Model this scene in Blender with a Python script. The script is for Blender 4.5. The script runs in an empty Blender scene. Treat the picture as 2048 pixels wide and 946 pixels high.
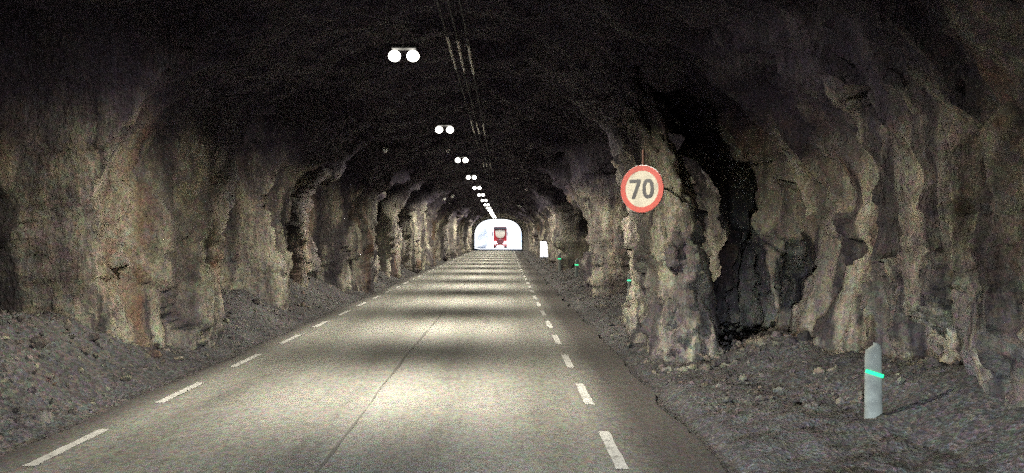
import bpy, bmesh, math, random
import numpy as np
from mathutils import Vector, Matrix
from mathutils.bvhtree import BVHTree
R = math.radians
sc = bpy.context.scene
COL = sc.collection
rng = random.Random(7)
nrg = np.random.default_rng(7)

# ------------------------------------------------------------------ camera
cam_d = bpy.data.cameras.new('camera')
cam = bpy.data.objects.new('camera', cam_d); COL.objects.link(cam)
cam_d.sensor_width = 36.0
cam_d.lens = 36.0 * 1500 / 2048
cam_d.clip_start = 0.05; cam_d.clip_end = 3000
cam.location = (0, 0, 2.3)
cam.rotation_euler = (R(90 - 0.08), 0, R(-0.65))
sc.camera = cam

# ------------------------------------------------------------------ world, sun, exposure
SUN_EL, SUN_AZ = R(58), R(238)          # azimuth clockwise from +Y: from behind the camera, a bit left
w = bpy.data.worlds.new('World'); sc.world = w; w.use_nodes = True
nt = w.node_tree; nt.nodes.clear()
sky = nt.nodes.new('ShaderNodeTexSky'); sky.sky_type = 'NISHITA'; sky.sun_disc = False
sky.sun_elevation = SUN_EL; sky.sun_rotation = SUN_AZ; sky.dust_density = 2.0
bg = nt.nodes.new('ShaderNodeBackground'); bg.inputs[1].default_value = 0.10
wo = nt.nodes.new('ShaderNodeOutputWorld')
nt.links.new(sky.outputs[0], bg.inputs[0]); nt.links.new(bg.outputs[0], wo.inputs[0])
sd = bpy.data.lights.new('sun', 'SUN'); sd.energy = 5.0; sd.angle = R(0.5); sd.color = (1, .97, .92)
sun = bpy.data.objects.new('sun', sd); COL.objects.link(sun)
sdir = Vector((math.sin(SUN_AZ) * math.cos(SUN_EL), math.cos(SUN_AZ) * math.cos(SUN_EL), math.sin(SUN_EL)))
sun.rotation_euler = sdir.to_track_quat('Z', 'Y').to_euler(); sun.location = (0, 130, 40)

sc.view_settings.view_transform = 'Standard'; sc.view_settings.look = 'None'
sc.view_settings.exposure = 1.0; sc.view_settings.gamma = 1.0
sc.cycles.use_denoising = False
sc.cycles.use_adaptive_sampling = False
sc.cycles.max_bounces = 5; sc.cycles.diffuse_bounces = 1; sc.cycles.glossy_bounces = 2
sc.cycles.sample_clamp_indirect = 4.0

# headlights of the vehicle the photograph was taken from (dipped beams, above its bumper, below the frame)
def spot(name, loc, target, energy, size, blend, color, scale=(1, 1, 1), radius=.06):
    d = bpy.data.lights.new(name, 'SPOT'); d.energy = energy; d.spot_size = size; d.spot_blend = blend
    d.color = color; d.shadow_soft_size = radius
    o = bpy.data.objects.new(name, d); COL.objects.link(o); o.location = loc
    o.rotation_euler = (Vector(target) - Vector(loc)).to_track_quat('-Z', 'Y').to_euler(); o.scale = scale
    return o
HEAD_E = 1550
spot('headlight_beam', (-1.05, .5, .85), (-3.0, 10, -.65), HEAD_E, R(112), .9, (.80, .90, 1), (1, .17, 1))
spot('headlight_beam', (.55, .5, .85), (3.0, 10, -.25), HEAD_E * 1.25, R(108), .9, (.80, .90, 1), (1, .22, 1))

# ------------------------------------------------------------------ helpers
def tag(o, label=None, cat=None, group=None, kind=None):
    if label: o['label'] = label
    if cat: o['category'] = cat
    if group: o['group'] = group
    if kind: o['kind'] = kind
    return o
def empty(name, loc=(0, 0, 0), rz=0, **k):
    o = bpy.data.objects.new(name, None); COL.objects.link(o); o.location = loc; o.rotation_euler = (0, 0, rz)
    o.empty_display_size = .1
    return tag(o, **k)
def mobj(name, verts, faces, mat, parent=None, smooth=False):
    me = bpy.data.meshes.new(name); me.from_pydata([tuple(v) for v in verts], [], [tuple(f) for f in faces]); me.update()
    if smooth: me.polygons.foreach_set('use_smooth', [True] * len(me.polygons))
    me.materials.append(mat)
    o = bpy.data.objects.new(name, me); COL.objects.link(o)
    if parent: o.parent = parent
    return o
def bobj(name, bm, mat, parent=None, smooth=False, loc=None):
    me = bpy.data.meshes.new(name); bm.to_mesh(me); bm.free()
    if smooth: me.polygons.foreach_set('use_smooth', [True] * len(me.polygons))
    me.materials.append(mat)
    o = bpy.data.objects.new(name, me); COL.objects.link(o)
    if parent: o.parent = parent
    if loc: o.location = loc
    return o
def bm_box(bm, c, s, bevel=0.0, rot=None, seg=2):
    r = bmesh.ops.create_cube(bm, size=1)
    vs = r['verts']
    for v in vs: v.co = Vector((v.co.x * s[0], v.co.y * s[1], v.co.z * s[2]))
    if bevel > 0:
        es = list({e for v in vs for e in v.link_edges})
        q = bmesh.ops.bevel(bm, geom=es, offset=bevel, segments=seg, profile=.5, affect='EDGES')
        vs = list({v for f in q['faces'] for v in f.verts} | {v for v in vs if v.is_valid})
    M = Matrix.Translation(c) @ (rot.to_4x4() if rot else Matrix.Identity(4))
    bmesh.ops.transform(bm, matrix=M, verts=vs)
    return vs
def bm_cyl(bm, p0, p1, r0, r1=None, n=14, caps=True):
    p0, p1 = Vector(p0), Vector(p1); d = p1 - p0
    q = bmesh.ops.create_cone(bm, cap_ends=caps, segments=n, radius1=r0, radius2=r0 if r1 is None else r1, depth=d.length)
    M = Matrix.Translation((p0 + p1) / 2) @ d.to_track_quat('Z', 'Y').to_matrix().to_4x4()
    bmesh.ops.transform(bm, matrix=M, verts=q['verts']); return q['verts']
def box(name, c, s, mat, parent=None, bevel=.01, rot=None):
    bm = bmesh.new(); bm_box(bm, c, s, bevel, rot); return bobj(name, bm, mat, parent)
def cyl(name, p0, p1, r0, mat, parent=None, r1=None, n=16):
    bm = bmesh.new(); bm_cyl(bm, p0, p1, r0, r1, n); return bobj(name, bm, mat, parent, smooth=False)
def prism(name, pts, z0, z1, mat, parent=None, M=None):
    """pts: outline (x, z) ; extruded along y from z0 to z1"""
    n = len(pts); vs = [(p[0], z0, p[1]) for p in pts] + [(p[0], z1, p[1]) for p in pts]
    fs = [tuple(range(n)), tuple(range(2 * n - 1, n - 1, -1))] + [(i, i + n, (i + 1) % n + n, (i + 1) % n) for i in range(n)]
    o = mobj(name, vs, fs, mat, parent)
    bm = bmesh.new(); bm.from_mesh(o.data); bmesh.ops.recalc_face_normals(bm, faces=bm.faces); bm.to_mesh(o.data); bm.free()
    return o

# numpy noise
def _hash(ix, iy, iz, k=0):
    h = (ix.astype(np.int64) * 374761393 + iy.astype(np.int64) * 668265263 + iz.astype(np.int64) * 2147483647 + k * 974634777) & 0xFFFFFFFF
    h = ((h ^ (h >> 13)) * 1274126177) & 0xFFFFFFFF
    h = ((h ^ (h >> 15)) * 2246822519) & 0xFFFFFFFF
    return ((h ^ (h >> 16)) & 0xFFFFFF) / float(0xFFFFFF)
def vnoise(P, k=0):
    F = np.floor(P); f = P - F; f = f * f * (3 - 2 * f); I = F.astype(np.int64)
    out = 0
    for dx in (0, 1):
        for dy in (0, 1):
            for dz in (0, 1):
                wgt = (f[..., 0] if dx else 1 - f[..., 0]) * (f[..., 1] if dy else 1 - f[..., 1]) * (f[..., 2] if dz else 1 - f[..., 2])
                out = out + wgt * _hash(I[..., 0] + dx, I[..., 1] + dy, I[..., 2] + dz, k)
    return out * 2 - 1
def fbm(P, octv=4, k=0, gain=.5):
    a, s, o = 1.0, 0, 0
    for i in range(octv):
        o = o + a * vnoise(P * (2.03 ** i) + 17.3 * i, k + i); s += a; a *= gain
    return o / s
def cells(P, k=0):
    """faceted cell noise: value of nearest jittered cell plus a tilt inside it (broken rock faces)"""
    I = np.floor(P).astype(np.int64); best = np.full(P.shape[:-1], 1e9); val = np.zeros(P.shape[:-1])
    for dx in (-1, 0, 1):
        for dy in (-1, 0, 1):
            for dz in (-1, 0, 1):
                c = [I[..., 0] + dx, I[..., 1] + dy, I[..., 2] + dz]
                q = np.stack([c[j] + _hash(c[0], c[1], c[2], k + j + 1) for j in range(3)], -1)
                D = P - q; d2 = (D ** 2).sum(-1)
                v = _hash(c[0], c[1], c[2], k + 5) * 2 - 1
                tl = sum(D[..., j] * (_hash(c[0], c[1], c[2], k + 6 + j) * 2 - 1) for j in range(3)) * 1.1
                m = d2 < best; best = np.where(m, d2, best); val = np.where(m, v * .6 + tl, val)
    return val

# ------------------------------------------------------------------ materials
def mat_new(name):
    m = bpy.data.materials.new(name); m.use_nodes = True
    return m, m.node_tree, m.node_tree.nodes['Principled BSDF']
def N(nt, t, **k):
    n = nt.nodes.new(t)
    for a, b in k.items(): setattr(n, a, b)
    return n
def simple(name, col, rough=.5, metal=0, emit=None, es=0, coat=0, dirt=.15, dscale=6):
    m, t, b = mat_new(name)
    tc = N(t, 'ShaderNodeTexCoord'); no = N(t, 'ShaderNodeTexNoise'); no.inputs['Scale'].default_value = dscale; no.inputs['Detail'].default_value = 6
    t.links.new(tc.outputs['Object'], no.inputs['Vector'])
    mx = N(t, 'ShaderNodeMix', data_type='RGBA', blend_type='MIX')
    mr = N(t, 'ShaderNodeMapRange'); mr.inputs[1].default_value = .45; mr.inputs[2].default_value = .75; mr.inputs[4].default_value = dirt * 3
    t.links.new(no.outputs[0], mr.inputs[0]); t.links.new(mr.outputs[0], mx.inputs[0])
    mx.inputs[6].default_value = (*col, 1); mx.inputs[7].default_value = (*[c * .45 + .02 for c in col], 1)
    t.links.new(mx.outputs[2], b.inputs['Base Color'])
    b.inputs['Roughness'].default_value = rough; b.inputs['Metallic'].default_value = metal
    b.inputs['Coat Weight'].default_value = coat
    if emit: b.inputs['Emission Color'].default_value = (*emit, 1); b.inputs['Emission Strength'].default_value = es
    return m
def ramp(t, stops, fac):
    r = N(t, 'ShaderNodeValToRGB'); e = r.color_ramp.elements
    while len(e) < len(stops): e.new(.5)
    for i, (p, c) in enumerate(stops): e[i].position = p; e[i].color = (*c, 1)
    t.links.new(fac, r.inputs[0]); return r.outputs[0]
def noise(t, vec, scale, detail=6, rough=.6):
    n = N(t, 'ShaderNodeTexNoise'); n.inputs['Scale'].default_value = scale; n.inputs['Detail'].default_value = detail
    n.inputs['Roughness'].default_value = rough; t.links.new(vec, n.inputs['Vector']); return n
def mapping(t, vec, s, loc=(0, 0, 0)):
    m = N(t, 'ShaderNodeMapping'); m.inputs['Scale'].default_value = s; m.inputs['Location'].default_value = loc
    t.links.new(vec, m.inputs['Vector']); return m.outputs[0]
def mixc(t, fac, a, b, mode='MIX'):
    m = N(t, 'ShaderNodeMix', data_type='RGBA', blend_type=mode)
    if isinstance(fac, (int, float)): m.inputs[0].default_value = fac
    else: t.links.new(fac, m.inputs[0])
    for i, x in ((6, a), (7, b)):
        if isinstance(x, tuple): m.inputs[i].default_value = (*x, 1)
        else: t.links.new(x, m.inputs[i])
    return m.outputs[2]
def grain(t, vec, base, amt, scales=(26, 11)):
    """coloured mineral grain: several sizes of crystal speckle"""
    out = base
    for s in scales:
        v = N(t, 'ShaderNodeTexVoronoi'); v.inputs['Scale'].default_value = s; t.links.new(vec, v.inputs['Vector'])
        hs = N(t, 'ShaderNodeHueSaturation'); hs.inputs['Saturation'].default_value = .45; hs.inputs['Value'].default_value = 1.0
        t.links.new(v.outputs['Color'], hs.inputs['Color'])
        out = mixc(t, amt, out, hs.outputs[0], 'OVERLAY')
    return out

def rock_material(name, val=1.0, vault_shade=True):
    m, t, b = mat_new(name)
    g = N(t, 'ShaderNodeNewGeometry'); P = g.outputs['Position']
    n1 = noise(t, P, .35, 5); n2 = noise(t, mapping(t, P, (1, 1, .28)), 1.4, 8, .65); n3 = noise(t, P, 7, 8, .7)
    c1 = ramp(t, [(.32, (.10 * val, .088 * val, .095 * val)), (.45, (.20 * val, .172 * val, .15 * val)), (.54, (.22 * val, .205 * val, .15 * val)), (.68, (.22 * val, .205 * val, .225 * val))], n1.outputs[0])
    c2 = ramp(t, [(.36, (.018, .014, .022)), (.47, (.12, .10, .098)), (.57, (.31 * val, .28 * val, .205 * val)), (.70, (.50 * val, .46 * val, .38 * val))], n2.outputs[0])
    c = mixc(t, .68, c1, c2)
    # rust and damp streaks; the dark ones also paint shade between the ribs
    st = noise(t, mapping(t, P, (1, 1, .10)), 1.1, 4, .5)
    rf = N(t, 'ShaderNodeMapRange'); rf.inputs[1].default_value = .58; rf.inputs[2].default_value = .7; rf.inputs[4].default_value = .75
    t.links.new(st.outputs[0], rf.inputs[0]); c = mixc(t, rf.outputs[0], c, (.16, .085, .05))
    st2 = noise(t, mapping(t, P, (1, 1, .09), (9, 4, 2)), 1.5, 5, .6)
    rf2 = N(t, 'ShaderNodeMapRange'); rf2.inputs[1].default_value = .50; rf2.inputs[2].default_value = .60; rf2.inputs[4].default_value = .88
    t.links.new(st2.outputs[0], rf2.inputs[0]); c = mixc(t, rf2.outputs[0], c, (.025, .02, .026))
    if vault_shade:                                                  # shade painted into the rock colour towards the vault, patchy
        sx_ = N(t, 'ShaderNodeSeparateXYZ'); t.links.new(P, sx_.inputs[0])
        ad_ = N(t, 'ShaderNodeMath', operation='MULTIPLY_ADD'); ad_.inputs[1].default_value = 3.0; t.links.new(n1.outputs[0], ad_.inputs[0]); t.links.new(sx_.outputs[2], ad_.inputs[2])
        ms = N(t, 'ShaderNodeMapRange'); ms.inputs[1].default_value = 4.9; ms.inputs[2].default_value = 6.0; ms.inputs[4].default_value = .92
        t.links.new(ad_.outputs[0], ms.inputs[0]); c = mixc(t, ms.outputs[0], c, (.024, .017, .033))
    c = grain(t, P, c, .25, (30, 12))
    t.links.new(c, b.inputs['Base Color'])
    rr = N(t, 'ShaderNodeMapRange'); rr.inputs[3].default_value = .55; rr.inputs[4].default_value = .95
    t.links.new(n3.outputs[0], rr.inputs[0]); t.links.new(rr.outputs[0], b.inputs['Roughness'])
    b.inputs['Specular IOR Level'].default_value = .35
    bp = N(t, 'ShaderNodeBump'); bp.inputs['Distance'].default_value = .12; bp.inputs['Strength'].default_value = .9
    t.links.new(n3.outputs[0], bp.inputs['Height'])
    bp2 = N(t, 'ShaderNodeBump'); bp2.inputs['Distance'].default_value = .35; bp2.inputs['Strength'].default_value = .7
    t.links.new(n2.outputs[0], bp2.inputs['Height']); t.links.new(bp.outputs[0], bp2.inputs['Normal'])
    t.links.new(bp2.outputs[0], b.inputs['Normal'])
    return m
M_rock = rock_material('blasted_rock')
M_lamplit_rock = rock_material('lamplit_rock', 1.35)  # same rock made paler, painting lamp light onto the buttress
M_stone = rock_material('rubble_stone', .8, False)

def ground_material():
    m, t, b = mat_new('gravel_shoulder')
    g = N(t, 'ShaderNodeNewGeometry'); P = g.outputs['Position']
    n1 = noise(t, P, .8, 6); n3 = noise(t, P, 18, 6, .7)
    c = ramp(t, [(.35, (.018, .016, .018)), (.5, (.045, .041, .042)), (.65, (.085, .079, .076))], n1.outputs[0])
    vo = N(t, 'ShaderNodeTexVoronoi'); vo.inputs['Scale'].default_value = 22; t.links.new(P, vo.inputs['Vector'])
    sp = ramp(t, [(.2, (.03, .028, .028)), (.8, (.13, .123, .12))], vo.outputs['Color'])
    c = mixc(t, .45, c, sp); c = grain(t, P, c, .4, (40, 15))
    t.links.new(c, b.inputs['Base Color']); b.inputs['Roughness'].default_value = .9
    bp = N(t, 'ShaderNodeBump'); bp.inputs['Distance'].default_value = .05; bp.inputs['Strength'].default_value = .9
    ad = N(t, 'ShaderNodeMath', operation='ADD'); t.links.new(n3.outputs[0], ad.inputs[0]); t.links.new(vo.outputs[0], ad.inputs[1])
    t.links.new(ad.outputs[0], bp.inputs['Height']); t.links.new(bp.outputs[0], b.inputs['Normal'])
    return m
M_ground = ground_material()

def asphalt_material():
    m, t, b = mat_new('worn_asphalt')
    g = N(t, 'ShaderNodeNewGeometry'); P = g.outputs['Position']
    n1 = noise(t, mapping(t, P, (1, .22, 1)), .9, 6); n2 = noise(t, P, 3.2, 8, .7); n3 = noise(t, P, 60, 4, .7)
    c = ramp(t, [(.3, (.12, .115, .102)), (.5, (.165, .16, .142)), (.7, (.215, .208, .185))], n1.outputs[0])
    c2 = ramp(t, [(.3, (.09, .086, .078)), (.7, (.20, .195, .17))], n2.outputs[0])
    c = mixc(t, .4, c, c2)
    # polished pale aggregate in the wheel tracks: bands across X
    sx = N(t, 'ShaderNodeSeparateXYZ'); t.links.new(P, sx.inputs[0])
    mu = N(t, 'ShaderNodeMath', operation='MULTIPLY_ADD'); mu.inputs[1].default_value = 2 * math.pi / 1.5; mu.inputs[2].default_value = 2.2
    t.links.new(sx.outputs[0], mu.inputs[0])
    sn = N(t, 'ShaderNodeMath', operation='SINE'); t.links.new(mu.outputs[0], sn.inputs[0])
    mr = N(t, 'ShaderNodeMapRange'); mr.inputs[1].default_value = -1; mr.inputs[2].default_value = 1; mr.inputs[3].default_value = 0; mr.inputs[4].default_value = .42
    t.links.new(sn.outputs[0], mr.inputs[0])
    c = mixc(t, mr.outputs[0], c, (.23, .225, .205))
    oil = noise(t, mapping(t, P, (1, .12, 1), (3, 1, 0)), 1.6, 6, .7)
    of = N(t, 'ShaderNodeMapRange'); of.inputs[1].default_value = .54; of.inputs[2].default_value = .72; of.inputs[4].default_value = .55
    t.links.new(oil.outputs[0], of.inputs[0]); c = mixc(t, of.outputs[0], c, (.07, .066, .06))
    # grime and washed-in dust outside the edge lines
    ed = N(t, 'ShaderNodeMath', operation='ADD'); ed.inputs[1].default_value = 1.77; t.links.new(sx.outputs[0], ed.inputs[0])
    ab = N(t, 'ShaderNodeMath', operation='ABSOLUTE'); t.links.new(ed.outputs[0], ab.inputs[0])
    an = N(t, 'ShaderNodeMath', operation='MULTIPLY_ADD'); an.inputs[1].default_value = .7; t.links.new(n2.outputs[0], an.inputs[0]); t.links.new(ab.outputs[0], an.inputs[2])
    em = N(t, 'ShaderNodeMapRange'); em.inputs[1].default_value = 3.1; em.inputs[2].default_value = 3.75; em.inputs[4].default_value = .9
    t.links.new(an.outputs[0], em.inputs[0]); c = mixc(t, em.outputs[0], c, (.05, .044, .042))
    c = grain(t, P, c, .38, (60, 22))
    t.links.new(c, b.inputs['Base Color'])
    rr = N(t, 'ShaderNodeMapRange'); rr.inputs[3].default_value = .5; rr.inputs[4].default_value = .8
    t.links.new(n2.outputs[0], rr.inputs[0]); t.links.new(rr.outputs[0], b.inputs['Roughness'])
    b.inputs['Specular IOR Level'].default_value = .35
    bp = N(t, 'ShaderNodeBump'); bp.inputs['Distance'].default_value = .006; bp.inputs['Strength'].default_value = .8
    t.links.new(n3.outputs[0], bp.inputs['Height']); t.links.new(bp.outputs[0], b.inputs['Normal'])
    return m
M_asphalt = asphalt_material()
def paint_material():
    m, t, b = mat_new('worn_road_paint')
    g = N(t, 'ShaderNodeNewGeometry'); P = g.outputs['Position']
    n = noise(t, P, 9, 8, .75)
    c = ramp(t, [(.36, (.16, .155, .145)), (.46, (.48, .47, .44)), (.7, (.66, .65, .61))], n.outputs[0])
    t.links.new(c, b.inputs['Base Color']); b.inputs['Roughness'].default_value = .6
    return m
M_paint = paint_material()
M_bitumen = simple('bitumen_joint', (.12, .113, .10), .7)
M_concrete = simple('portal_concrete', (.42, .40, .36), .85, dirt=.25, dscale=.8)
M_snow = simple('snow', (.88, .91, .95), .7, dirt=.015, dscale=.4)
M_ice = simple('blue_ice_rock', (.42, .55, .72), .5, dirt=.25, dscale=.6)
M_galv = simple('galvanised_steel', (.42, .43, .44), .42, .7)
M_darkmetal = simple('dark_metal', (.05, .05, .055), .5, .3)
M_cable = simple('grey_cable', (.022, .02, .024), .8, .0)
M_glint = simple('pale_cable_glint', (.42, .40, .36), .5, .1)
M_lampbody = simple('lamp_housing', (.025, .025, .025), .7, 0)
M_lens = simple('lamp_lens', (.9, .9, .85), .3, emit=(1, .95, .84), es=7)
M_white = simple('white_reflective', (.44, .41, .34), .6, dirt=.2)
M_red = simple('sign_red', (.40, .05, .035), .6, dirt=.15)
M_black = simple('sign_black', (.012, .012, .02), .5, dirt=.02)
M_post = simple('pale_plastic_post', (.21, .23, .21), .7, dirt=.4)
M_green = simple('green_marker', (.02, .5, .2), .3, emit=(.01, 1, .32), es=.75)
M_green_far = simple('green_marker_distant', (.02, .5, .2), .3, emit=(.05, 1, .4), es=.9)
M_litpanel = simple('lit_panel', (.9, .9, .9), .4, emit=(.93, .95, 1), es=2.2)
M_bolt = simple('bolt_plate', (.8, .8, .78), .35, .1)
M_truckred = simple('truck_red', (.24, .010, .014), .4, coat=.5)
M_truckblack = simple('truck_black', (.03, .03, .04), .5)
M_glass = simple('windscreen_glass', (.78, .70, .56), .12, .55)
M_head = simple('headlamp_glass', (.9, .9, .9), .2, emit=(1, 1, 1), es=5)
M_tyre = simple('tyre_rubber', (.03, .03, .03), .8)
M_load = simple('load_bed', (.30, .045, .05), .5)

# ------------------------------------------------------------------ tunnel shape
PORT = 124.0
def shift(d):                                    # the bore bends very gently to the right
    return np.where(np.asarray(d) > 40, .62 * ((np.asarray(d, float) - 40) / 84) ** 2, 0.0)
# distance from the tunnel axis line x = 0 (camera line) to each wall: blasting rounds that close in and then step out
LEFT = [(-20, -6.4), (2, -7.0), (4, -10.2), (8, -11.2), (11.6, -11.2), (12.2, -6.8), (15.6, -5.95), (15.9, -9.2), (20.3, -9.3), (20.8, -6.5), (22.3, -6.05),
        (22.6, -9.0), (24.6, -8.6), (25.0, -6.6), (25.5, -6.4), (25.7, -8.8), (28.8, -8.8), (29.2, -6.2), (31.8, -5.6), (32.1, -8.5), (34.4, -8.4), (34.7, -6.2), (35.5, -6.0), (35.8, -8.2), (38.8, -8.2), (39.2, -6.1), (41.6, -5.7), (42, -8.0), (46.5, -8.0),
        (47.2, -5.9), (51, -5.6), (51.4, -7.6), (56, -7.6), (57, -5.8), (60, -5.55), (60.4, -7.3), (66, -7.2), (67, -5.7), (71, -5.45), (71.5, -6.9), (78, -6.9), (79, -5.6), (82, -5.4), (82.5, -6),
        (88, -6), (89, -5.5), (92, -5.4), (92.5, -5.9), (99, -5.9), (100, -5.5), (103, -5.3), (103.5, -5.8), (108, -5.8), (109, -5.35), (112, -5.3), (112.4, -5.5), (125, -5.5)]
RIGHT = [(-20, 4.6), (2, 4.9), (4.5, 5.1), (7.2, 5.2), (9.0, 5.4), (11, 5.55), (13, 5.4), (16.4, 5.3), (17.2, 5.0), (18.4, 5.9), (26.5, 6.4), (27.0, 3.55), (27.9, 3.3), (28.3, 6.2),
         (33.3, 6.2), (33.8, 3.8), (35, 3.6), (35.4, 6.0), (46.6, 5.9), (47.4, 3.75), (49.5, 3.55), (50, 5.6), (56.4, 5.5), (57, 3.75), (60, 3.6), (60.4, 4.3),
         (73, 4.3), (74, 3.7), (77, 3.6), (77.4, 4.2), (84, 4.1), (85, 3.6), (88, 3.5), (88.4, 4.1), (96, 4), (97, 3.5), (100, 3.45), (100.4, 3.9), (108, 3.9), (109, 3.45), (112, 3.4), (125, 3.6)]
LX, LY = zip(*LEFT); RX, RY = zip(*RIGHT)
CX = -1.45
ds = list(np.arange(-14, 2, .25)); d = 2.0
while d < PORT - .01: ds.append(d); d += max(.075, .0038 * d)
ds.append(PORT); ds = np.array(ds)
NA = 168
s = np.linspace(0, 1, NA)
aw = .30
th = np.clip((s - aw) / (1 - 2 * aw), 0, 1) * math.pi          # 0 left spring .. pi right spring
zw = np.where(s < aw, -1.0 + 3.8 * s / aw, np.where(s > 1 - aw, -1.0 + 3.8 * (1 - s) / aw, 2.8))
D, TH = np.meshgrid(ds, th, indexing='ij'); _, ZW = np.meshgrid(ds, zw, indexing='ij'); _, S = np.meshgrid(ds, s, indexing='ij')
nx, nz = -np.cos(TH), np.sin(TH)
P0 = np.stack([nx * 3.2, D * .55, ZW * .5 + nz * 2], -1)
Dw = D + .55 * fbm(P0 * np.array([1, .3, 1]), 3, 3) + .25 * nz                        # ribs waver and lean
xl = np.interp(Dw, LX, LY) + shift(D); xr = np.interp(Dw, RX, RY) + shift(D)
c = CX + shift(D)
hwL, hwR = c - xl, xr - c
meanoff = np.minimum(hwL / 4.9, 1.25) * .5 + np.minimum(hwR / 5.2, 1.25) * .5
H = 6.15 + 1.6 * (meanoff - 1.1)
hw = np.where(TH < math.pi / 2, hwL, hwR)
X = c + nx * hw; Z = np.where((S > aw) & (S < 1 - aw), 2.8 + nz * (H - 2.8), ZW)
Pw = np.stack([X, D, Z], -1)
warp = .35 * np.stack([fbm(Pw * .9, 3, 40), fbm(Pw * .9, 3, 50), fbm(Pw * .9, 3, 60)], -1)
disp = .34 * fbm(Pw * np.array([.55, .55, .45]), 4, 11)
ridge = 1 - np.abs(fbm(np.stack([D * .85, Z * .10 + nx * 1.5, Z * 0 + nx * 2], -1), 3, 171)) * 4
disp += -.26 * np.clip(ridge, -1, 1) * (1 - .6 * nz)
disp += .26 * cells((Pw + warp) * np.array([1.1, .95, .55]), 21)
disp += .10 * cells((Pw + warp) * np.array([3.2, 3.0, 1.9]), 31)
disp += .035 * fbm(Pw * 6, 2, 61)
fade = np.clip((PORT - 9 - D) / 6, .12, 1)
fade *= np.clip((D - 1) / 3, .4, 1)
X = X + nx * disp * fade; Z = Z + nz * disp * fade
Y = D + .16 * fbm(Pw * 1.7, 3, 71) * (D < PORT - 1)
nD = len(ds)
co = np.stack([X, Y, Z], -1).reshape(-1, 3)
ii, jj = np.meshgrid(np.arange(nD - 1), np.arange(NA - 1), indexing='ij')
a = (ii * NA + jj).ravel()
faces = np.stack([a, a + 1, a + NA + 1, a + NA], -1)
def grid_mesh(name, co, faces, mat, smooth=False):
    me = bpy.data.meshes.new(name)
    me.vertices.add(len(co)); me.vertices.foreach_set('co', co.astype(np.float32).ravel())
    nf = len(faces); me.loops.add(nf * 4); me.loops.foreach_set('vertex_index', faces.astype(np.int32).ravel())
    me.polygons.add(nf); me.polygons.foreach_set('loop_start', np.arange(nf, dtype=np.int32) * 4)
    me.update(calc_edges=True); me.validate()
    me.polygons.foreach_set('use_smooth', [smooth] * nf)
    me.materials.append(mat)
    o = bpy.data.objects.new(name, me); COL.objects.link(o); return o
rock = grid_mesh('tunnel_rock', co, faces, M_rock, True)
tag(rock, 'rough blasted rock walls and vault of the tunnel', kind='structure')
bvh = BVHTree.FromPolygons([Vector(v) for v in co], [tuple(int(q) for q in f) for f in faces])
# unseen cap added behind the viewpoint to keep sky light out of the bore
ring = [Vector(v) for v in co[:NA]]; cc = Vector((CX, -15.5, 2.5))
mobj('tunnel_end_cap', ring + [cc], [(i, i + 1, NA) for i in range(NA - 1)] + [(NA - 1, 0, NA)], M_rock)['kind'] = 'structure'

def buttress():
    nz_, na = 110, 72
    z = np.linspace(-.6, 6.3, nz_); u = np.linspace(0, 2 * math.pi, na, endpoint=False)
    ZZ, U = np.meshgrid(z, u, indexing='ij')
    cx = np.interp(z, [-.6, 0, .8, 2, 3, 3.8, 4.6, 5.3, 6.3], [3.55, 3.5, 3.42, 3.40, 3.30, 3.02, 2.80, 2.3, 1.6])[:, None]
    rx = np.interp(z, [-.6, 0, .8, 2, 3, 3.8, 4.6, 5.3, 6.3], [.95, .80, .66, .58, .48, .34, .40, .75, 1.2])[:, None]
    yc = np.interp(z, [-.6, 2.5, 4.6, 6.3], [15.5, 15.8, 16.0, 15.8])[:, None]; ry = np.interp(z, [-.6, 1, 4.6, 6.3], [2.5, 2.2, 2.0, 2.2])[:, None]
    cu, su = np.cos(U), np.sin(U)
    X_ = cx + rx * np.sign(cu) * np.abs(cu) ** .8; Y_ = yc + ry * np.sign(su) * np.abs(su) ** .8
    Q = np.stack([X_, Y_, ZZ], -1)
    wp = .3 * np.stack([fbm(Q, 3, 140), fbm(Q, 3, 150), fbm(Q, 3, 160)], -1)
    dp = .18 * fbm(Q * .8, 3, 111) + .17 * cells((Q + wp) * np.array([1.8, 1.6, .95]), 121) + .07 * cells((Q + wp) * 4.2, 131) + .02 * fbm(Q * 8, 2, 135)
    X_ = X_ + cu * dp; Y_ = Y_ + su * dp
    co = np.stack([X_, Y_, ZZ], -1).reshape(-1, 3)
    ii, jj = np.meshgrid(np.arange(nz_ - 1), np.arange(na), indexing='ij'); a = (ii * na + jj).ravel(); b = (ii * na + (jj + 1) % na).ravel()
    o = grid_mesh('rock_buttress', co, np.stack([a, b, b + na, a + na], -1), M_lamplit_rock, True)
    tag(o, 'rugged rib of rock standing out of the right wall behind the speed sign', 'rock rib', kind=None)
    return o
buttress()

# ------------------------------------------------------------------ ground inside
RL, RR = -5.15, 2.15
def ground_z(X, D):
    x = X - shift(D)
    tl = np.clip((RL - x), 0, None); tr = np.clip(x - RR, 0, None)
    z = np.where(tl > 0, -.07 * np.exp(-((tl - .25) / .25) ** 2) + .55 * np.clip((tl - .35) / 1.5, 0, 1) ** 1.3, 0)
    z = z + np.where(tr > 0, -.09 * np.exp(-((tr - .18) / .14) ** 2) + .10 * np.clip(tr / 1.2, 0, 1) + .25 * np.clip((tr - 1.6) / 1.2, 0, 1), 0)
    heap = .12 * np.clip((x - 4.0) / 1.8, 0, 1) * np.exp(-((D - 13.6) / 2.6) ** 2)
    heap = heap + .12 * np.clip((x - 2.75) / 1.6, 0, 1) * np.exp(-((D - 12.9) / 1.6) ** 2) + .45 * np.clip((x - 4.35) / 1.0, 0, 1) * np.exp(-((D - 8.0) / 2.4) ** 2)
    heapl = .30 * np.clip((-5.9 - x) / 1.2, 0, 1) * (1 + vnoise(np.stack([X * .3, D * .35, X * 0], -1), 5))
    return z + heap + heapl
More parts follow.
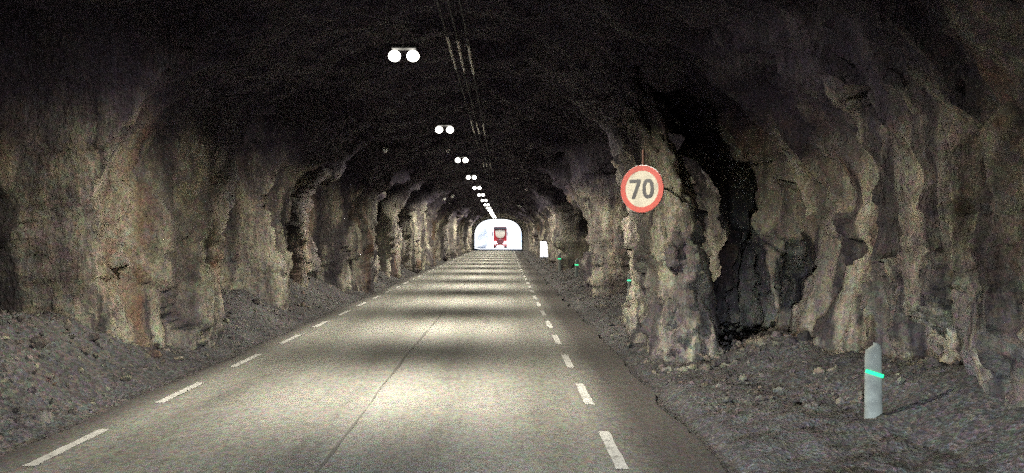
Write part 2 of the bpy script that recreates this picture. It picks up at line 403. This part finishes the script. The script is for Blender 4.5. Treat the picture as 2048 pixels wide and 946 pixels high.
gx = np.concatenate([np.arange(-13, -5.2, .12), np.arange(-5.2, -5.0, .05), np.linspace(-4.9, 1.9, 12), np.arange(2.0, 9, .10)])
gd = ds
GD, GX = np.meshgrid(gd, gx, indexing='ij'); GXs = GX + shift(GD)
GZ = ground_z(GXs, GD)
off = (GX < RL + .02) | (GX > RR - .02)
rough = np.where(off, np.clip(np.maximum(RL - GX, GX - RR) / .6, 0, 1), 0)
PP = np.stack([GXs, GD, GXs * 0], -1)
GZ = GZ + rough * (.13 * fbm(PP * 1.1, 4, 81) + .05 * cells(PP * 3.1, 85) * .8 + .02 * fbm(PP * 7, 2, 88))
GZ = np.where(off, GZ, -.02) - .012
gco = np.stack([GXs, GD, GZ], -1).reshape(-1, 3); NX = len(gx)
ii, jj = np.meshgrid(np.arange(nD - 1), np.arange(NX - 1), indexing='ij'); a = (ii * NX + jj).ravel()
gf = np.stack([a, a + 1, a + NX + 1, a + NX], -1)
gr = grid_mesh('ground', gco, gf, M_ground, True); tag(gr, 'gravel and rubble ground along both rock walls', kind='structure')
gbvh = BVHTree.FromPolygons([Vector(v) for v in gco], [tuple(int(q) for q in f) for f in gf])
def gz(x, y):
    h = gbvh.ray_cast(Vector((x, y, 8)), Vector((0, 0, -1))); return h[0].z if h[0] else 0

# road sheet with worn, broken edges; goes on outside
rd_d = np.concatenate([np.arange(-14, 40, .25), np.arange(40, 125.5, 1.0)])
def wob(d, k): return .10 * vnoise(np.stack([d * .9, d * 0, d * 0], -1), k) + .03 * vnoise(np.stack([d * 3.1, d * 0, d * 0], -1), k + 1)
sh = np.where(rd_d > PORT, float(shift(PORT)) + (rd_d - PORT) * .0145, shift(rd_d))
cols = [RL + wob(rd_d, 91) + sh, RL + .25 + sh, CX - .35 + sh, RR - .25 + sh, RR + wob(rd_d, 95) + sh]
camber = [-.006, .003, .012, .003, -.006]
rco = np.stack([np.stack([x, rd_d, np.full_like(rd_d, z)], -1) for x, z in zip(cols, camber)], 1).reshape(-1, 3)
n = len(rd_d); ii, jj = np.meshgrid(np.arange(n - 1), np.arange(4), indexing='ij'); a = (ii * 5 + jj).ravel()
road = grid_mesh('road', rco, np.stack([a, a + 1, a + 6, a + 5], -1), M_asphalt, True)
tag(road, 'worn grey asphalt road through the tunnel', kind='structure')
def road_z(x0):
    return float(np.interp(x0, [RL, RL + .25, CX - .35, RR - .25, RR], camber))
# dashed edge lines, each dash its own sheet
def dash_mesh(wd, L, seed):
    r = random.Random(seed); vs, fs = [], []; n = 9
    for i in range(n + 1):
        y = -L / 2 + L * i / n
        vs += [(-wd / 2 + r.uniform(-.006, .006), y, 0), (wd / 2 + r.uniform(-.006, .006), y, 0)]
    for i in range(n): fs.append((2 * i, 2 * i + 1, 2 * i + 3, 2 * i + 2))
    me = bpy.data.meshes.new('edge_dash'); me.from_pydata(vs, [], fs); me.materials.append(M_paint); return me
dmesh = [dash_mesh(.125, 1.42, k) for k in range(4)]
for x0, start in ((-4.72, 8.22), (1.17, 8.05)):
    k = -3
    while True:
        y = start + 2.82 * k; k += 1
        if y > 121: break
        if y < -4: continue
        o = bpy.data.objects.new('edge_dash', dmesh[k % 4]); COL.objects.link(o); o.parent = road
        o.location = (x0 + float(shift(y)), y, road_z(x0) + .006)
        ang = 0 if y < 40 else -math.atan(2 * .62 * (y - 40) / 84 ** 2)
        o.rotation_euler = (0, 0, ang)
# bitumen joint down the middle
jd = np.arange(-10, 122, .4); jx = -1.83 + shift(jd) + .035 * vnoise(np.stack([jd * .7, jd * 0, jd * 0], -1), 99)
jw = .016 + .02 * vnoise(np.stack([jd * 1.9, jd * 0, jd * 0], -1), 101)
jv = [(jx[i] + sgn * jw[i], jd[i], road_z(-1.8) + .005) for i in range(len(jd)) for sgn in (-1, 1)]
mobj('road_joint', jv, [(2 * i, 2 * i + 1, 2 * i + 3, 2 * i + 2) for i in range(len(jd) - 1)], M_bitumen, road)

# rubble
def rubble():
    bm = bmesh.new()
    me_v, me_f = [], []
    ico = bmesh.new(); bmesh.ops.create_icosphere(ico, subdivisions=1, radius=1)
    base = [v.co.copy() for v in ico.verts]; bf = [[v.index for v in f.verts] for f in ico.faces]; ico.free(); bm.free()
    for i in range(4200):
        y = 3.5 + 75 * rng.random() ** 1.9
        left = rng.random() < .5
        if left: x = RL - .35 - 2.4 * rng.random() ** .7
        else: x = RR + .3 + 3.2 * rng.random() ** .6; y = y if y > 9 else y + 9
        x += float(shift(y))
        big = rng.random() ** 6
        s = .02 + .04 * rng.random() + .07 * big
        M = Matrix.Rotation(rng.uniform(0, 6.28), 3, 'Z') @ Matrix.Rotation(rng.uniform(0, 3), 3, 'X')
        sc3 = (s * rng.uniform(.7, 1.5), s * rng.uniform(.6, 1.2), s * rng.uniform(.4, .8)); z = gz(x, y) + s * .15
        o = len(me_v)
        for v in base:
            j = 1 + rng.uniform(-.22, .22); q = M @ Vector((v.x * sc3[0] * j, v.y * sc3[1] * j, v.z * sc3[2] * j)); me_v.append((q.x + x, q.y + y, q.z + z))
        me_f += [tuple(o + k for k in f) for f in bf]
    o = mobj('rubble', me_v, me_f, M_stone)
    tag(o, 'loose broken stones along the foot of the rock walls', 'rubble', kind='stuff')
rubble()

# ------------------------------------------------------------------ portal and outside
def arch_pts(x0, x1, zs, zt, n=22):
    c0 = (x0 + x1) / 2; h = (x1 - x0) / 2; p = [(x0, -1.0)]
    for i in range(n + 1):
        t = math.pi - math.pi * i / n
        ct, st = math.cos(t), math.sin(t)
        p.append((c0 + h * math.copysign(abs(ct) ** .72, ct), zs + (zt - zs) * st ** .85))
    p.append((x1, -1.0)); return p
portal = empty('tunnel_portal', (0, PORT, 0), label='pale concrete arch lining the bright far mouth of the tunnel', cat='portal')
inner = arch_pts(-4.82, 3.06, 2.0, 5.05); outer = arch_pts(-8.5, 7.0, 3.0, 8.3)
n = len(inner); vs = []
for y in (-10, .6): vs += [(p[0] + (-.0 if y > 0 else 0), y, p[1]) for p in inner]
for y in (-10, .6): vs += [(p[0], y, p[1]) for p in outer]
fs = [(i, i + 1, n + i + 1, n + i) for i in range(n - 1)] + [(2 * n + i, i, i + 1, 2 * n + i + 1)[::-1] for i in range(n - 1)] + [(n + i, n + i + 1, 3 * n + i + 1, 3 * n + i)[::-1] for i in range(n - 1)]
mobj('arch_lining', vs, fs, M_concrete, portal)
for k in range(3):                                           # raised ribs of the lining
    y0 = -8.5 + 3.2 * k; q = arch_pts(-4.72, 2.96, 2.0, 4.95); qo = arch_pts(-4.86, 3.10, 2.0, 5.09)
    vv = [(p[0], y, p[1]) for y in (y0, y0 + .5) for p in q] + [(p[0], y, p[1]) for y in (y0, y0 + .5) for p in qo]
    ff = [(i, i + 1, n + i + 1, n + i) for i in range(n - 1)] + [(2 * n + i, 2 * n + i + 1, i + 1, i) for i in range(n - 1)] + [(n + i, n + i + 1, 3 * n + i + 1, 3 * n + i) for i in range(n - 1)]
    mobj('lining_rib', vv, ff, M_concrete, portal)
# snow-covered ground outside
def terrain():
    xs = np.linspace(-160, 160, 81); ys = np.concatenate([np.linspace(PORT + .3, 260, 70), np.linspace(265, 420, 30)])
    YY, XX = np.meshgrid(ys, xs, indexing='ij')
    cx = -.8 + np.clip(YY - PORT, 0, 110) * .0145
    a = np.abs(XX - cx)
    z = -.012 + .30 * np.clip(a - 5, 0, 12) + np.clip(a - 18, 0, None) * .22
    z = z + np.clip(YY - 200, 0, None) * .055
    z = z + np.clip(a - 5, 0, 5) * .3 * fbm(np.stack([XX * .12, YY * .12, XX * 0], -1), 4, 7)
    co = np.stack([XX, YY, z], -1).reshape(-1, 3); nx_ = len(xs)
    ii, jj = np.meshgrid(np.arange(len(ys) - 1), np.arange(nx_ - 1), indexing='ij'); a = (ii * nx_ + jj).ravel()
    tag(grid_mesh('snowfield', co, np.stack([a, a + 1, a + nx_ + 1, a + nx_], -1), M_snow, True), 'bright snow covered ground beyond the tunnel mouth', kind='structure')
terrain()
def blob(name, c, r, mat, seed, label, cat, parent=None):
    bm = bmesh.new(); bmesh.ops.create_icosphere(bm, subdivisions=4, radius=1)
    P = np.array([v.co[:] for v in bm.verts]); dsp = 1 + .05 * fbm(P * 2 + seed, 3, seed)
    for v, k in zip(bm.verts, dsp):
        v.co = Vector((v.co.x * r[0], v.co.y * r[1], v.co.z * r[2])) * float(k)
    o = bobj(name, bm, mat, None, True, c); tag(o, label, cat); return o
blob('snow_bank', (-5.35, 134.5, 1.75), (2.6, 4.5, 3.1), M_snow, 3, 'tall rounded white snow bank left of the road outside the far tunnel mouth', 'snow bank')
blob('ice_covered_rock', (4.5, 134, 1.6), (1.7, 3, 2.2), M_ice, 9, 'pale blue ice covered rock right of the road outside the far tunnel mouth', 'rock')
# hillside that the tunnel runs through
hv, hf = [], []
hx = np.linspace(-60, 60, 41); hy = np.linspace(-30, PORT + .2, 40)
for y in hy:
    for x in hx:
        hv.append((x, y, 8.6 + 14 * math.exp(-((y - 45) / 42) ** 2) + .8 * math.sin(x * .3) * math.cos(y * .21)))
for i in range(39):
    for j in range(40): a_ = i * 41 + j; hf.append((a_, a_ + 1, a_ + 42, a_ + 41))
o0 = len(hv)
for x in hx: hv.append((x, PORT + .2, -2))
for j in range(40):
    if abs(hx[j] + .8) < 7.6 and abs(hx[j + 1] + .8) < 7.6: continue
    hf.append((39 * 41 + j, 39 * 41 + j + 1, o0 + j + 1, o0 + j))
mobj('hillside', hv, hf, M_snow, None, True)['kind'] = 'structure'

# ------------------------------------------------------------------ ceiling lamps
LAMP_Z = 4.93
POWER = 1330
def make_lamp():
    r = empty('ceiling_lamp')
    bm = bmesh.new(); bm_box(bm, (0, 0, .125), (.36, .14, .06), .02); bobj('housing', bm, M_lampbody, r)
    for sx in (-1, 1):
        bm = bmesh.new(); bmesh.ops.create_uvsphere(bm, u_segments=16, v_segments=10, radius=1)
        for v in bm.verts: v.co = Vector((v.co.x * .09, v.co.y * .09, v.co.z * .08))
        bobj('lens', bm, M_lens, r, True, (sx * .135, 0, 0.0))
        bm = bmesh.new(); bm_cyl(bm, (sx * .20, 0, .18), (sx * .20, 0, 1.1), .006, n=6); bobj('hanger', bm, M_darkmetal, r)
    return r
LL = ['nearest, largest ceiling lamp, twin white lights high at the top of the picture',
      'second ceiling lamp from the viewer, twin lights above and left of the sign', 'third ceiling lamp from the viewer, twin white lights below the second pair',
      'fourth ceiling lamp from the viewer, twin lights merging into one glow', 'fifth ceiling lamp from the viewer, small twin lights', 'sixth ceiling lamp from the viewer, small twin lights',
      'seventh ceiling lamp from the viewer, tiny twin lights']
lamps = [3.3, 11.0, 18.6, 26.2, 34.0, 41.3, 48.8] + [56.4 + 7.6 * k for k in range(8)]
for i, y in enumerate([-4.4] + lamps):
    r = make_lamp(); x = -1.46 + float(shift(y)) * .35
    r.location = (x, y, LAMP_Z + rng.uniform(-.02, .02))
    if y < 5: lab = 'ceiling lamp with twin lights just ahead of the viewpoint, above the picture' if y > 0 else 'ceiling lamp with twin lights behind the viewpoint, out of the picture'
    elif 1 < i <= 8: lab = LL[i - 2]
    elif i == 9: lab = 'eighth ceiling lamp from the viewer, first of the tiny merging ones'
    else: lab = 'one of the tiny bright ceiling lamps in the far chain over the tunnel mouth'
    tag(r, lab, 'lamp', 'twin ceiling lamps along the vault')
    # the lamp's own beam: a wide fan across the road, narrow along it
    for sx in (-1, 1):                                       # one beam per head, thrown down and out to its own side
        sp = spot('lamp_beam', (sx * .135, 0, -.12), (0, 0, -3), POWER, R(136), .95, (1, .94, .79), (1, .58, 1), .06)
        sp.rotation_euler = (0, -sx * R(37), 0); sp.parent = r

# cables clipped along the vault
def hit_up(x, y):
    h = bvh.ray_cast(Vector((x, y, 3.2)), Vector((0, 0, 1))); return h[0].z if h[0] else 5.9
for k, x0 in enumerate((-.95, -.80, -.62)):
    pts = []
    for y in np.arange(0, 118, 2.4):
        z = min(hit_up(x0 + float(shift(y)) * .4 + e, y) for e in (-.1, 0, .1))
        pts.append(Vector((x0 + float(shift(y)) * .4 + rng.uniform(-.012, .012), y, min(z, 5.75) - .07 + rng.uniform(-.03, .01))))
    bm = bmesh.new(); prev = None
    for p in pts:
        rg = [bm.verts.new(p + Vector((.02 * math.cos(t), 0, .02 * math.sin(t)))) for t in [i * math.pi / 4 for i in range(8)]]
        if prev:
            for i in range(8): bm.faces.new((prev[i], prev[(i + 1) % 8], rg[(i + 1) % 8], rg[i]))
        prev = rg
    o = bobj('ceiling_cable', bm, M_cable, None, True)
    for ya, yb in ((12.7, 15.1), (22.0, 24.6), (34.5, 36.5)):  # pale tube pieces added as painted lamp highlights on the dark cable
        ya += .25 * k; yb += .25 * k
        def at_(y):
            i = min(int(y / 2.4), len(pts) - 2); return pts[i].lerp(pts[i + 1], y / 2.4 - i)
        ys_ = [ya] + [q for q in np.arange(0, 118, 2.4) if ya < q < yb] + [yb]
        b2 = bmesh.new()
        for q0, q1 in zip(ys_, ys_[1:]): bm_cyl(b2, at_(q0), at_(q1), .027, n=8)
        bobj('cable_glint', b2, M_glint, o)
    tag(o, ['left of three parallel pale cables clipped along the vault right of the lamps', 'middle of three parallel pale cables clipped along the vault', 'right of three parallel pale cables clipped along the vault'][k], 'cable', 'cables along the vault')

# rock bolts: end plates that catch the light
def cast(px, py):
    f = 1500.0; dv = Vector(((px - 1024) / f, (473 - py) / f, -1)); dv = cam.rotation_euler.to_matrix() @ dv; dv.normalize()
    h = bvh.ray_cast(cam.location, dv); return h
bl = [(770, 300, 'rock bolt plate high on the left of the vault, left of the second ceiling lamp'), (895, 300, 'rock bolt plate just left of the third ceiling lamp'),
      (888, 398, 'small rock bolt plate on the left arch below the fourth lamp'), (899, 406, 'small rock bolt plate on the left arch, right of its near twin'),
      (1040, 412, 'small rock bolt plate on the right arch above the tunnel mouth'), (1035, 355, 'rock bolt plate on the right arch beside the chain of lamps'), (1052, 378, 'tiny rock bolt plate on the right arch'),
      (905, 392, 'tiny rock bolt plate at the left of the lamp chain')]
for px, py, lab in bl:
    h = cast(px, py)
    if not h[0]: continue
    nrm = h[1]
    if nrm.dot(cam.location - h[0]) < 0: nrm = -nrm
    q = nrm.to_track_quat('Z', 'Y')
    r = empty('rock_bolt', h[0], label=lab, cat='rock bolt', group='rock bolts in the vault'); r.rotation_euler = q.to_euler()
    s_ = .055 + .0012 * h[3]
    bm = bmesh.new(); bm_cyl(bm, (0, 0, .02), (0, 0, .05), s_ * 1.25, s_ * 1.1, 12); bobj('plate', bm, M_bolt, r)
    bm = bmesh.new(); bm_cyl(bm, (0, 0, .05), (0, 0, .12), s_ * .5, s_ * .5, 6); bobj('nut', bm, M_bolt, r)

# ------------------------------------------------------------------ speed limit sign
sign = empty('speed_limit_sign', (2.32, 12.55, 3.08), R(-37), label='round 70 speed limit sign with red rim, fixed by arms to the rock rib', cat='road sign')
def disc(name, r, y0, y1, mat, r_in=0):
    n = 64; vs, fs = [], []
    if r_in:
        for rr, y in ((r, y0), (r_in, y0), (r_in, y1), (r, y1)):
            vs += [(rr * math.cos(t), y, rr * math.sin(t)) for t in [2 * math.pi * i / n for i in range(n)]]
        for k in range(4):
            for i in range(n): fs.append((k * n + i, k * n + (i + 1) % n, ((k + 1) % 4) * n + (i + 1) % n, ((k + 1) % 4) * n + i))
    else:
        vs = [(r * math.cos(2 * math.pi * i / n), y, r * math.sin(2 * math.pi * i / n)) for y in (y0, y1) for i in range(n)]
        fs = [tuple(range(n)), tuple(range(2 * n - 1, n - 1, -1))] + [(i, i + n, (i + 1) % n + n, (i + 1) % n) for i in range(n)]
    o = mobj(name, vs, fs, mat, sign)
    bm = bmesh.new(); bm.from_mesh(o.data); bmesh.ops.recalc_face_normals(bm, faces=bm.faces); bm.to_mesh(o.data); bm.free(); return o
disc('sign_plate', .40, 0, .012, M_galv); disc('sign_face', .318, -.006, 0, M_white); disc('sign_rim', .395, -.009, 0, M_red, .305)
def stroke0(cx, cz, w, h, t):
    n = 40; vs = []
    def se(a, b, i):
        u = 2 * math.pi * i / n; cu, su = math.cos(u), math.sin(u)
        return (cx + a * math.copysign(abs(cu) ** .80, cu), cz + b * math.copysign(abs(su) ** .80, su))
    for (a, b) in ((w / 2, h / 2), (w / 2 - t, h / 2 - t)):
        vs += [(*se(a, b, i),) for i in range(n)]
    v3 = [(x, -.0115, z) for x, z in vs] + [(x, -.0062, z) for x, z in vs]
    fs = [(i, (i + 1) % n, n + (i + 1) % n, n + i) for i in range(n)] + [(i, 2 * n + i, 2 * n + (i + 1) % n, (i + 1) % n) for i in range(n)] + [(n + i, n + (i + 1) % n, 3 * n + (i + 1) % n, 3 * n + i) for i in range(n)]
    return mobj('digit_zero', v3, fs, M_black, sign)
hh = .325; t_ = .058
stroke0(.118, 0, .205, hh, t_)
x0, x1 = -.225, -.020
prism('digit_seven', [(x0, hh / 2), (x1, hh / 2), (x1, hh / 2 - t_), (x0 + .098, -hh / 2), (x0 + .035, -hh / 2), (x1 - .068, hh / 2 - t_), (x0, hh / 2 - t_)], -.0115, -.0062, M_black, sign)
Mi = Matrix.Rotation(R(37), 3, 'Z')
def toloc(v): return Mi @ (Vector(v) - sign.location)
cyl('pole', (0, .05, -.42), (0, .05, .66), .02, M_red and simple('rusty_steel', (.16, .08, .06), .7, .4), sign)
for dz in (.06,):
    cyl('arm', (0, .085, dz), toloc((3.12, 14.0, 3.10 + dz)), .024, M_darkmetal, sign)
for dz in (.14, -.14): box('clamp', (0, .03, dz), (.12, .05, .03), M_galv, sign, .004)

# ------------------------------------------------------------------ delineator posts
def make_post(tilt, far):
    r = empty('delineator_post'); n = 20
    vs = []; prof = [(0, .10, .05), (.02, .10, .05), (.95, .092, .046), (1.02, .08, .042), (1.045, .045, .028), (1.05, 0.0, 0.0)]
    zz = [-.25] + [p[0] for p in prof]; ra = [(.10, .05)] + [(p[1], p[2]) for p in prof]
    for z, (a_, b_) in zip(zz, ra):
        for i in range(n):
            u = 2 * math.pi * i / n; vs.append((a_ * math.cos(u), b_ * math.sin(u), z + (.03 * math.cos(u) if z > .9 else 0)))
    fs = [(k * n + i, k * n + (i + 1) % n, (k + 1) * n + (i + 1) % n, (k + 1) * n + i) for k in range(len(zz) - 1) for i in range(n)]
    mobj('post_body', vs, fs, M_post, r, True)
    bm = bmesh.new(); bm_box(bm, (0, -.056, 0), (.20, .016, .042), .007); o = bobj('green_light', bm, M_green_far if far else M_green, r, False, (0, 0, .73)); o.rotation_euler = (0, tilt, 0)
    return r
for (x, y, dz, tilt, far, lab) in ((4.22, 8.5, -.02, R(17), 0, 'nearest pale marker post with a glowing green bar, before the near right wall'),
                              (4.36, 25.8, .0, 0, 1, 'pale marker post with green light left of the lit rock rib under the speed sign'),
                              (3.85, 39.5, .0, 0, 1, 'small far marker post with green light between two rock ribs on the right'),
                              (3.45, 46.0, .12, 0, 1, 'farthest marker post with green light, right of the lit white cabinet')):
    r = make_post(tilt, far); r.location = (x + float(shift(y)), y, .02 + dz); r.rotation_euler = (R(rng.uniform(-2, 2)), R(rng.uniform(-1.5, 1.5)), R(-12))
    tag(r, lab, 'marker post', 'delineator posts along the right side')

# ------------------------------------------------------------------ lit emergency cabinet
cab = empty('emergency_cabinet', (3.72 + float(shift(70)), 70, .12), R(4), label='tall lit white cabinet glowing beside the right wall near the far mouth', cat='cabinet')
box('cabinet_body', (0, .17, .86), (.78, .30, 1.60), M_galv, cab, .03)
box('lit_front', (0, .005, .90), (.68, .03, 1.42), M_litpanel, cab, .01)
box('base', (0, .17, -.02), (.5, .22, .26), M_darkmetal, cab, .01)
box('roof', (0, .15, 1.69), (.86, .4, .05), M_darkmetal, cab, .01)
box('handle', (.27, -.022, .85), (.03, .03, .16), M_darkmetal, cab, .006)
box('telephone', (-.04, -.035, .26), (.12, .07, .15), M_darkmetal, cab, .01)

# ------------------------------------------------------------------ truck
tk = empty('truck', (-.60, 136.5, 0), label='red truck with headlights on coming through the bright far tunnel mouth', cat='truck')
def rbox(name, c, s, mat, parent=tk, bevel=.06): return box(name, c, s, mat, parent, bevel)
# cab: tapered box with chamfers
def cab_body():
    bm = bmesh.new()
    vs = bm_box(bm, (0, 1.1, 2.15), (2.46, 2.1, 2.5), .10, seg=3)
    for v in bm.verts:
        k = max(0, (v.co.z - 1.9) / 1.5)
        if v.co.y < 1.1: v.co.y += .22 * k
        v.co.x *= 1 - .05 * k
    return bobj('cab', bm, M_truckred, tk)
cabo = cab_body()
rbox('roof_visor', (0, .22, 3.62), (2.40, .55, .40), M_truckblack, bevel=.09)
rbox('roof_deflector', (0, 1.2, 3.72), (2.3, 1.5, .42), M_truckred, bevel=.12)
ws = [(-1.02, 3.22), (-.55, 3.30), (0, 3.33), (.55, 3.30), (1.02, 3.22), (1.05, 2.75), (.98, 2.35), (.80, 2.02), (.50, 1.80), (0, 1.73), (-.50, 1.80), (-.80, 2.02), (-.98, 2.35), (-1.05, 2.75)]
ws = [(x * .84, z * .93 + .2) for x, z in ws]
o = prism('windscreen', ws, -.035, .08, M_glass, tk); o.location = (0, .02, 0)
for v in o.data.vertices: v.co.y += .155 * max(0, (v.co.z - 1.9) / 1.5)
for sx in (-1, 1):
    b_ = cyl('wiper', (sx * .15, -.03, 1.86), (sx * .75, .05, 2.35), .018, M_truckblack, tk)
    m_ = rbox('mirror', (sx * 1.40, .25, 2.55), (.22, .18, .75), M_truckblack, bevel=.05)
    cyl('mirror_arm', (sx * 1.15, .3, 2.85), (sx * 1.38, .28, 2.85), .025, M_truckblack, tk)
    h = rbox('headlight', (sx * .96, -.10, 1.00), (.46, .14, .44), M_head, bevel=.05)
    rbox('fog_lamp', (sx * .86, -.19, .50), (.20, .05, .12), M_head if 0 else M_galv, bevel=.02)
    w_ = cyl('wheel', (sx * 1.22, 1.3, .52), (sx * .90, 1.3, .52), .52, M_tyre, tk, n=28)
    cyl('hub', (sx * .03, 0, 0), (sx * .06, 0, 0), .24, M_galv, w_); bpy.context.view_layer.update()
    w_.children[0].location = (sx * 1.20, 1.3, .52)
    rbox('rear_wheel', (sx * .0, 0, 0), (.01, .01, .01), M_tyre).location = (0, 5.5, .5)
    rr_ = [c_ for c_ in tk.children if c_.name.startswith('rear_wheel')][-1]; bpy.data.objects.remove(rr_)
    cyl('rear_wheel', (sx * 1.22, 6.2, .52), (sx * .72, 6.2, .52), .52, M_tyre, tk, n=28)
    cyl('rear_wheel', (sx * 1.22, 7.5, .52), (sx * .72, 7.5, .52), .52, M_tyre, tk, n=28)
gl = rbox('grille', (0, .03, 1.25), (1.30, .10, .78), M_load, bevel=.03)
for k in range(5): box('grille_bar', (0, -.035, .97 + .14 * k), (1.22, .04, .035), M_truckblack, gl, .006)
bp_ = prism('bumper', [(-1.24, .28), (-.72, .28), (-.55, .44), (.55, .44), (.72, .28), (1.24, .28), (1.25, .74), (-1.25, .74)], -.17, .30, M_truckred, tk)
box('licence_plate', (0, -.185, .60), (.52, .02, .11), M_white, tk, .004)
rbox('chassis', (0, 4.5, .80), (.9, 8.0, .30), M_truckblack, bevel=.02)
rbox('load_box', (0, 5.6, 2.35), (2.5, 6.2, 2.9), M_load, bevel=.04)
rbox('shield_badge', (0, -.045, 1.58), (.34, .03, .05), M_galv, bevel=.01)
